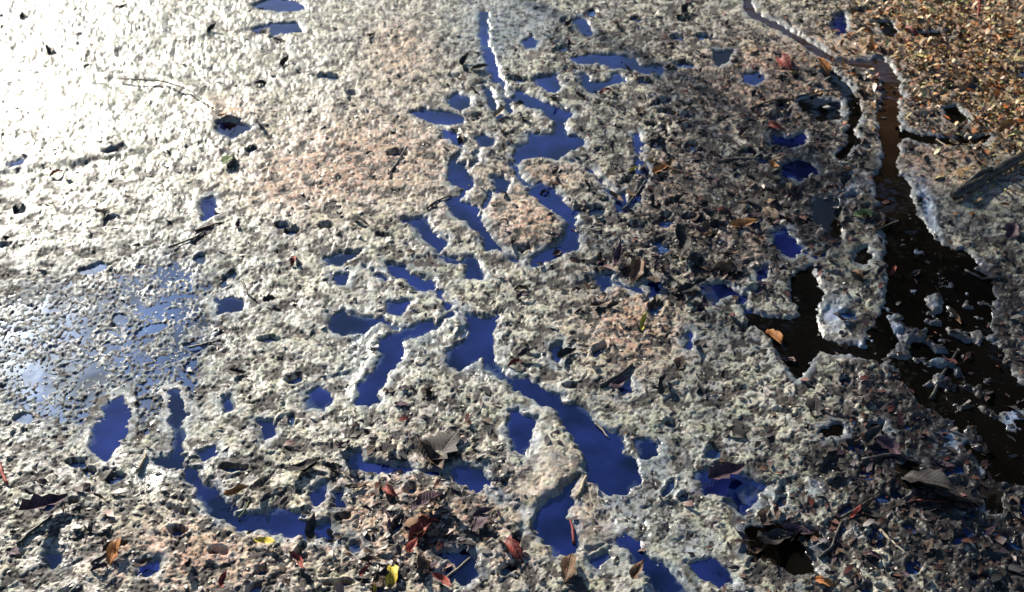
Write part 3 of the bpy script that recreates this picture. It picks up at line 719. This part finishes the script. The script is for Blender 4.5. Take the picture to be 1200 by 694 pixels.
weights = litter + .4 * rough + .17 - .6 * smooth - .5 * slush - .3 * film
def dens(u, v):
    i = int(np.argmin(abs(V[:, 0] - v))); j = int(np.clip((u - U[i, 0]) / (U[i, -1] - U[i, 0]) * NCOL, 0, NCOL - 1))
    return weights[i, j], gold[i, j], SD[i, j], litter[i, j]
cnt = 0; used = set()
while cnt < 300 - len(HAND):
    u = random.uniform(0, 1200); v = random.uniform(0, 694)
    w_, gd, sd_, li = dens(u, v)
    if random.random() > w_ or (sd_ < -.006 and random.random() < .8): continue
    r = random.random()
    if gd > .3: c = 'brown' if r < .4 else 'orange' if r < .6 else 'tan' if r < .8 else 'dark brown'
    elif v < 230 and u > 500: c = 'black' if r < .4 else 'dark brown' if r < .72 else 'violet brown' if r < .84 else 'brown' if r < .95 else 'tan'
    elif v > 380 and u > 800: c = 'black' if r < .7 else 'violet brown' if r < .82 else 'dark brown'
    else: c = 'black' if r < .38 else 'dark brown' if r < .66 else 'violet brown' if r < .84 else 'brown' if r < .95 else 'tan'
    lp = random.uniform(13, 32) * (.62 + .38 * v / 694) * (1.15 if u > 800 else 1)
    sh = random.choice((0, 1, 2, 2, 3, 4, 4, 5))
    look = ('pointed', 'broad torn', 'narrow curled', 'lobed', 'folded', 'rolled up')[sh]
    ms = sorted(MARKS, key=lambda m_: (m_[0][0] - u) ** 2 + 1.7 * (m_[0][1] - v) ** 2)
    def side(m_):
        du, dv = u - m_[0][0], (v - m_[0][1]) * 1.2
        return ('right of' if du > 0 else 'left of') if abs(du) > abs(dv) else ('in front of' if dv > 0 else 'beyond')
    size_ = 'tiny' if lp < 15 else 'small' if lp < 22 else 'larger'
    lab = f'{size_} {c} {look} leaf {side(ms[0])} the {ms[0][1]}'
    if lab in used: continue
    used.add(lab)
    put_leaf(u, v, lp, random.gauss(28, 38), c, lab, 'rotting leaves scattered on the mud', shape=sh, rise=.001)
    cnt += 1

# ------------------------------------------------------------------ sticks, twigs
bark, nt, bs = mat('wet_bark')
tc = N(nt, 'ShaderNodeTexCoord'); no = N(nt, 'ShaderNodeTexNoise'); no.inputs['Scale'].default_value = 60; no.inputs['Detail'].default_value = 6
nt.links.new(tc.outputs['Object'], no.inputs['Vector'])
cr = N(nt, 'ShaderNodeValToRGB'); cr.color_ramp.elements[0].position = .35; cr.color_ramp.elements[0].color = (.008, .007, .006, 1); cr.color_ramp.elements[1].position = .8; cr.color_ramp.elements[1].color = (.055, .05, .038, 1)
nt.links.new(no.outputs['Fac'], cr.inputs[0]); nt.links.new(cr.outputs[0], bs.inputs['Base Color']); bs.inputs['Roughness'].default_value = .55
bp = N(nt, 'ShaderNodeBump'); bp.inputs['Distance'].default_value = .004; nt.links.new(no.outputs['Fac'], bp.inputs['Height']); nt.links.new(bp.outputs[0], bs.inputs['Normal'])
pale_t = leaf_mat('pale_stalk', (.3, .24, .15), (.5, .42, .3))
def stick(name, pts, rad, lab, cat, m, group=None, lift=.004, sides=6, taper=.6):
    pw = []
    for u, v in pts:
        x, y = at(u, v); z = height(x, y); x, y = at(u, v, z); pw.append(Vector((x, y, max(z, WL))))
    zs = np.array([p.z for p in pw]); zs = .5 * zs + .5 * zs.max()
    for p, z in zip(pw, zs): p.z = z + lift
    n = max(6, 3 * len(pw)); pts3 = []
    for i in range(n):
        t = i / (n - 1) * (len(pw) - 1); k_ = min(int(t), len(pw) - 2); f = t - k_
        p = pw[k_].lerp(pw[k_ + 1], f)
        pts3.append(p + Vector((random.gauss(0, rad * .18), random.gauss(0, rad * .18), random.gauss(0, rad * .12))))
    c0 = pts3[0].copy()
    me = tube_mesh(name, [p - c0 for p in pts3], [rad * (1 - (1 - taper) * i / (n - 1)) for i in range(n)], sides, m, .16, len(pts) + int(pts[0][0]))
    o = link(name, me); o.location = c0
    return tag(o, lab, cat, group)
st = stick('stick', [(1116,236),(1130,228),(1150,215),(1172,202),(1196,190)], .0135, 'thick dark wet stick lying at the right edge', 'stick', bark, lift=.015, sides=10, taper=.9)
sb = tube_mesh('branch_stub', [(0, 0, 0), (.035, .03, .012), (.075, .055, .012)], [.0075, .006, .005], 8, bark, .15, 3)
o = link('branch_stub', sb, st); o.location = (.05, .05, .004)
TW = [
 ([(140,93),(190,95),(222,106),(249,128)],.0025,'long curved twig in the bright mud at upper left',bark),
 ([(704,453),(722,443),(741,429)],.005,'short dark twig in the mud above the foot of the largest puddle',bark),
 ([(520,680),(535,668),(551,655)],.002,'thin pale stalk lying across the pool at the bottom edge',pale_t),
 ([(1096,166),(1112,174),(1130,179)],.0022,'thin pale stalk beside the dark side arm of the stream',pale_t),
 ([(1007,276),(1030,268),(1052,262)],.002,'thin pale twig across the stream edge',pale_t),
 ([(697,496),(706,505),(713,516)],.0018,'thin straw over the largest puddle',pale_t),
 ([(930,115),(958,111),(985,107)],.0035,'dark twig above the leafy hollow by the side arm',bark),
 ([(676,584),(681,573),(686,560)],.004,'short tan twig at the neck between the two deep pools',pale_t),
 ([(162,554),(167,543),(172,532)],.004,'short tan twig left of the bent Y puddle',pale_t),
 ([(0,545),(4,557),(9,568)],.004,'short red brown twig at the left edge',LM['red']),
 ([(228,272),(244,266),(260,262)],.0035,'brown twig near the small dark pool at upper left',LM['brown']),
 ([(198,292),(222,282),(240,272)],.003,'dark twig left of the brown twig at upper left',bark),
 ([(222,410),(240,405),(258,401)],.003,'thin dark twig at the edge of the speckled slush',bark),
 ([(284,330),(290,345),(300,352)],.003,'dark forked looking twig right of the speckled slush',bark),
 ([(280,612),(286,600),(292,588)],.0018,'thin green stalk hanging over the bent Y puddle',LM['green']),
 ([(108,662),(122,652),(136,640)],.0035,'dark twig beside the orange red leaf at bottom left',bark),
 ([(20,640),(40,622),(62,606)],.004,'dark twig under the violet leaf at far left',bark),
 ([(1075,587),(1093,588),(1110,590)],.0025,'thin red stem in the grey mud at lower right',LM['red']),
 ([(1148,-2),(1147,8),(1146,20)],.0045,'red stem at the top right edge',LM['red']),
 ([(985,610),(1005,598),(1030,580)],.004,'black twig pointing up from the small red leaf at lower right',bark),
 ([(960,655),(975,640),(985,615)],.0035,'black twig beside the leafy hollow at bottom right',bark),
 ([(1030,625),(1050,640),(1062,650)],.0028,'pale twig in the grey mud at lower right',pale_t),
 ([(730,250),(745,230),(757,212)],.0035,'dark twig slanting through the litter left of centre right',bark),
 ([(770,190),(790,200),(812,206)],.0035,'brown twig in the litter near the small orange leaf',LM['brown']),
 ([(840,190),(862,186),(890,186)],.0035,'pale twig in the litter left of the orange narrow leaf',pale_t),
 ([(455,205),(466,190),(477,172)],.0025,'thin dark twig in the pinkish brown mud',bark),
 ([(500,245),(512,236),(528,230)],.003,'short dark twig by the dark ridged pool',bark),
 ([(672,640),(671,622),(667,604)],.003,'red brown stalk along the bank of the deep pool',LM['red']),
 ([(1090,470),(1105,440),(1120,415)],.004,'black twig in the rough mud right of the stream',bark),
 ([(1130,320),(1150,330),(1175,326)],.004,'black twig crossing the right bank of the stream',bark),
 ([(880,128),(905,118),(930,117)],.003,'brown twig left of the dark hollow by the side arm',LM['dark brown']),
 ([(1010,540),(1045,535),(1080,545)],.0045,'black twig in the dark mud near the black hollow',bark),
]
for pts, r_, lab, m_ in TW:
    stick('twig', pts, r_, lab, 'twig', m_, 'thin twigs on the mud', lift=r_ * .6)

# ------------------------------------------------------------------ uncountable bits of leaf
def fragments(name, n, wfun, size, cols, lab, seed, tilt=.16, aspect=(.22, .6), upright=False):
    r = np.random.default_rng(seed)
    M = wfun / wfun.sum()
    M = (wfun * (ZC ** 2)); M = np.clip(M, 0, None); M = M.ravel() / M.sum()
    pick = r.choice(M.size, n, p=M)
    x = GX.ravel()[pick]; y = GY.ravel()[pick]; z = np.maximum(H.ravel()[pick], 0.001)
    L = r.uniform(size[0], size[1], n) * r.uniform(.6, 1.2, n); Wd = L * r.uniform(*aspect, n)
    a = r.normal(.6, .9, n); tl = r.normal(0, tilt, n); t2 = r.normal(0, tilt, n)
    dx = np.stack([np.cos(a) * np.cos(tl), np.sin(a) * np.cos(tl), np.sin(tl)], 1)
    if upright:
        el = r.uniform(.3, 1.2, n); dx = np.stack([np.cos(a) * np.cos(el), np.sin(a) * np.cos(el), np.sin(el)], 1)
    dy = np.stack([-np.sin(a) * np.cos(t2), np.cos(a) * np.cos(t2), np.sin(t2)], 1)
    c = np.stack([x, y, z + .0012 + .35 * L * abs(np.sin(tl)) * (0 if upright else 1)], 1)
    up = np.array((0, 0, 1.0))
    pts = []
    for sx, sy, sz in ((-.5, 0, 0), (-.15, -.5, .12), (.2, -.42, .05), (.5, .05, -.05), (.15, .5, .1), (-.2, .42, .04)):
        off = sx + .5 if upright else sx
        pts.append(c + dx * (off * L * r.uniform(.75, 1.2, n))[:, None] + dy * (sy * Wd * r.uniform(.6, 1.3, n))[:, None] + up * (sz * L)[:, None])
    co = np.stack(pts, 1).reshape(-1, 3)
    base_ = np.arange(n)[:, None] * 6
    fa = np.concatenate([base_ + np.array([[0, 1, 2, 5]]), base_ + np.array([[5, 2, 3, 4]])], 0)
    me = mesh_np(name, co, fa, True)
    cl = np.array(cols)[r.integers(0, len(cols), n)] * r.uniform(.6, 1.3, (n, 1))
    ca = me.color_attributes.new('pigment', 'FLOAT_COLOR', 'POINT')
    ca.data.foreach_set('color', np.repeat(np.concatenate([cl, np.ones((n, 1))], 1), 6, 0).astype(np.float32).ravel())
    tag(link(name, me, m=frag_m), lab, kind='stuff')
frag_m, nt, bs = mat('leaf_bits')
at_ = N(nt, 'ShaderNodeAttribute'); at_.attribute_name = 'pigment'
nt.links.new(at_.outputs['Color'], bs.inputs['Base Color']); bs.inputs['Roughness'].default_value = .5
ok = sstep(.0, .01, SD) + .10 + .5 * np.clip(chan * 1.5, 0, 1)
fragments('leaf_litter', 9000, (np.clip(litter + .6 * rough + .24 - .4 * smooth - .3 * slush, .02, 2)) * ok, (.006, .024),
          [(.02, .016, .014), (.035, .024, .018), (.05, .03, .02), (.04, .025, .03), (.09, .05, .03), (.013, .011, .011), (.016, .013, .012)], 'tiny dark scraps of rotten leaf strewn over the mud', 5)
fragments('leaf_scraps', 1700, (np.clip(litter + .7 * rough - .02 - .5 * smooth - .4 * slush, 0, 2)) * ok, (.014, .034), [(.02, .016, .015), (.04, .02, .016), (.06, .024, .018), (.04, .022, .028), (.10, .04, .022), (.014, .012, .012), (.014, .012, .012), (.13, .035, .025)], 'torn dark and red brown leaf pieces thick in the litter', 15, .3, (.2, .5))
fragments('dry_litter', 4200, gold * ok, (.010, .034), [(.34, .17, .06), (.45, .26, .10), (.2, .09, .03), (.5, .38, .2), (.42, .13, .03), (.36, .33, .12)], 'golden brown crumbled leaves and straw at the top right', 6, .5, (.15, .5))
fragments('mud_crumbs', 9000, (np.clip(.25 + .8 * brown - .5 * smooth, .02, 2)) * ok, (.003, .007), [(.32, .29, .25), (.36, .33, .28), (.3, .22, .17), (.26, .26, .26), (.4, .38, .33)], 'pale crumbs of mud strewn over the surface', 8, .3, (.6, 1))

# ------------------------------------------------------------------ trees beyond the right bank: the stream mirrors them
tbark, nt, bs = mat('tree_bark')
bs.inputs['Base Color'].default_value = (.09, .065, .045, 1); bs.inputs['Roughness'].default_value = .9
fol = {}
for nm, c1, c2 in (('fir_needles', (.012, .025, .012), (.05, .07, .03)), ('brown_oak_leaves', (.03, .018, .010), (.09, .05, .024))):
    m, nt, bs = mat(nm)
    oi = N(nt, 'ShaderNodeTexCoord'); no = N(nt, 'ShaderNodeTexNoise'); no.inputs['Scale'].default_value = 1.6; no.inputs['Detail'].default_value = 5
    nt.links.new(oi.outputs['Object'], no.inputs['Vector'])
    cr = N(nt, 'ShaderNodeValToRGB'); cr.color_ramp.elements[0].position = .35; cr.color_ramp.elements[0].color = (*c1, 1); cr.color_ramp.elements[1].position = .65; cr.color_ramp.elements[1].color = (*c2, 1)
    nt.links.new(no.outputs['Fac'], cr.inputs[0]); nt.links.new(cr.outputs[0], bs.inputs['Base Color']); bs.inputs['Roughness'].default_value = .7
    fol[nm] = m
def tree(az, dist, h, rad, leafm, lab, nleaf, seed, z0=.12):
    r = np.random.default_rng(seed); rr_ = random.Random(seed)
    x, y = math.sin(math.radians(az)) * dist, math.cos(math.radians(az)) * dist
    root = bpy.data.objects.new('tree', None); COL.objects.link(root); root.location = (x, y, .0)
    tag(root, lab, 'tree', 'dark trees beyond the right bank')
    n = 9
    link('trunk', tube_mesh('trunk', [(rr_.gauss(0, .05), rr_.gauss(0, .05), h * i / (n - 1) - .05) for i in range(n)], [.03 * h * (1 - .93 * i / (n - 1)) + .01 for i in range(n)], 9, tbark, .08, seed), root)
    tips = []
    for i in range(34):
        t = z0 + (.97 - z0) * i / 33; L = rad * (1 - t) ** .75 * rr_.uniform(.75, 1.15) + .15; a = i * 2.4 + rr_.uniform(-.4, .4)
        p0 = Vector((0, 0, h * t)); p1 = p0 + Vector((math.cos(a) * L * .55, math.sin(a) * L * .55, L * .12)); p2 = p0 + Vector((math.cos(a) * L, math.sin(a) * L, -L * .05))
        link('limb', tube_mesh('limb', [p0, p1, p2], [.028, .018, .006], 5, tbark, .1, i), root)
        tips.append((p0, p2, L))
    per = nleaf // len(tips); cs = []
    for p0, p2, L in tips:
        t = r.uniform(.15, 1.05, per) ** .8
        c = np.array(p0)[None] * (1 - t)[:, None] + np.array(p2)[None] * t[:, None] + r.normal(0, 1, (per, 3)) * np.array((.16, .16, .13)) * (L * .55 + .15)
        cs.append(c)
    c = np.concatenate(cs); m_ = len(c)
    d1 = r.normal(0, 1, (m_, 3)); d1 /= np.linalg.norm(d1, axis=1)[:, None]
    d2 = np.cross(d1, r.normal(0, 1, (m_, 3))); d2 /= np.linalg.norm(d2, axis=1)[:, None]
    sz = r.uniform(.05, .13, m_)[:, None] * h / 7
    co = np.stack([c - d1 * sz, c - d2 * sz * .5, c + d1 * sz, c + d2 * sz * .5], 1).reshape(-1, 3)
    me = mesh_np('crown', co, np.arange(m_ * 4).reshape(-1, 4), False)
    cr_ = link('crown', me, root, leafm); cr_['kind'] = 'stuff'
tree(27, 7.2, 10.5, 2.1, fol['fir_needles'], 'tall dark evergreen mirrored in the black lower stream', 9000, 1)
tree(36, 7.6, 10.0, 2.2, fol['fir_needles'], 'second tall dark evergreen farther right beyond the bank', 9000, 2)
tree(47, 8.2, 11.0, 2.4, fol['fir_needles'], 'third dark evergreen at the far right beyond the bank', 9000, 3)
tree(25, 8.8, 4.4, 1.6, fol['brown_oak_leaves'], 'brown leaved tree mirrored in the upper stream', 7000, 4, .06)

# unseen airy tree added up-sun: its thin twigs half shade the right bank
def shade_tree():
    r = np.random.default_rng(9); rr_ = random.Random(9)
    root = bpy.data.objects.new('tree', None); COL.objects.link(root); root.location = (-4.05, 9.75, 0)
    tag(root, 'thin twigged unseen tree added up sun of the mud, half shading its right side', 'tree')
    link('trunk', tube_mesh('trunk', [(.02 * i * (-1) ** i, .012 * i, .68 * i - .05) for i in range(9)], [.055 - .005 * i for i in range(9)], 9, tbark, .08, 4), root)
    cs = []
    for i in range(26):
        t = 4.45 + 1.1 * i / 25; a = i * 2.4; L = 1.55 * (.35 + .65 * (1 - ((t - 5.0) / .6) ** 2))
        p0 = Vector((0, .1, t - .5)); p1 = Vector((math.cos(a) * L * .5, math.sin(a) * L * .5, t - .1)); p2 = Vector((math.cos(a) * L, math.sin(a) * L, t + .25))
        link('limb', tube_mesh('limb', [p0, p1, p2], [.012, .008, .004], 5, tbark, .1, i), root)
        k_ = r.uniform(.2, 1.1, 80)
        cs.append(np.array(p0)[None] * (1 - k_)[:, None] + np.array(p2)[None] * k_[:, None] + r.normal(0, .26, (80, 3)))
    c = np.concatenate(cs); m_ = len(c)
    d1 = r.normal(0, 1, (m_, 3)); d1 /= np.linalg.norm(d1, axis=1)[:, None]
    d2 = np.cross(d1, r.normal(0, 1, (m_, 3))); d2 /= np.linalg.norm(d2, axis=1)[:, None]
    sz = r.uniform(.018, .036, m_)[:, None]
    co = np.stack([c - d1 * sz, c - d2 * sz * .6, c + d1 * sz, c + d2 * sz * .6], 1).reshape(-1, 3)
    o = link('crown', mesh_np('crown', co, np.arange(m_ * 4).reshape(-1, 4), False), root, fol['brown_oak_leaves']); o['kind'] = 'stuff'
shade_tree()
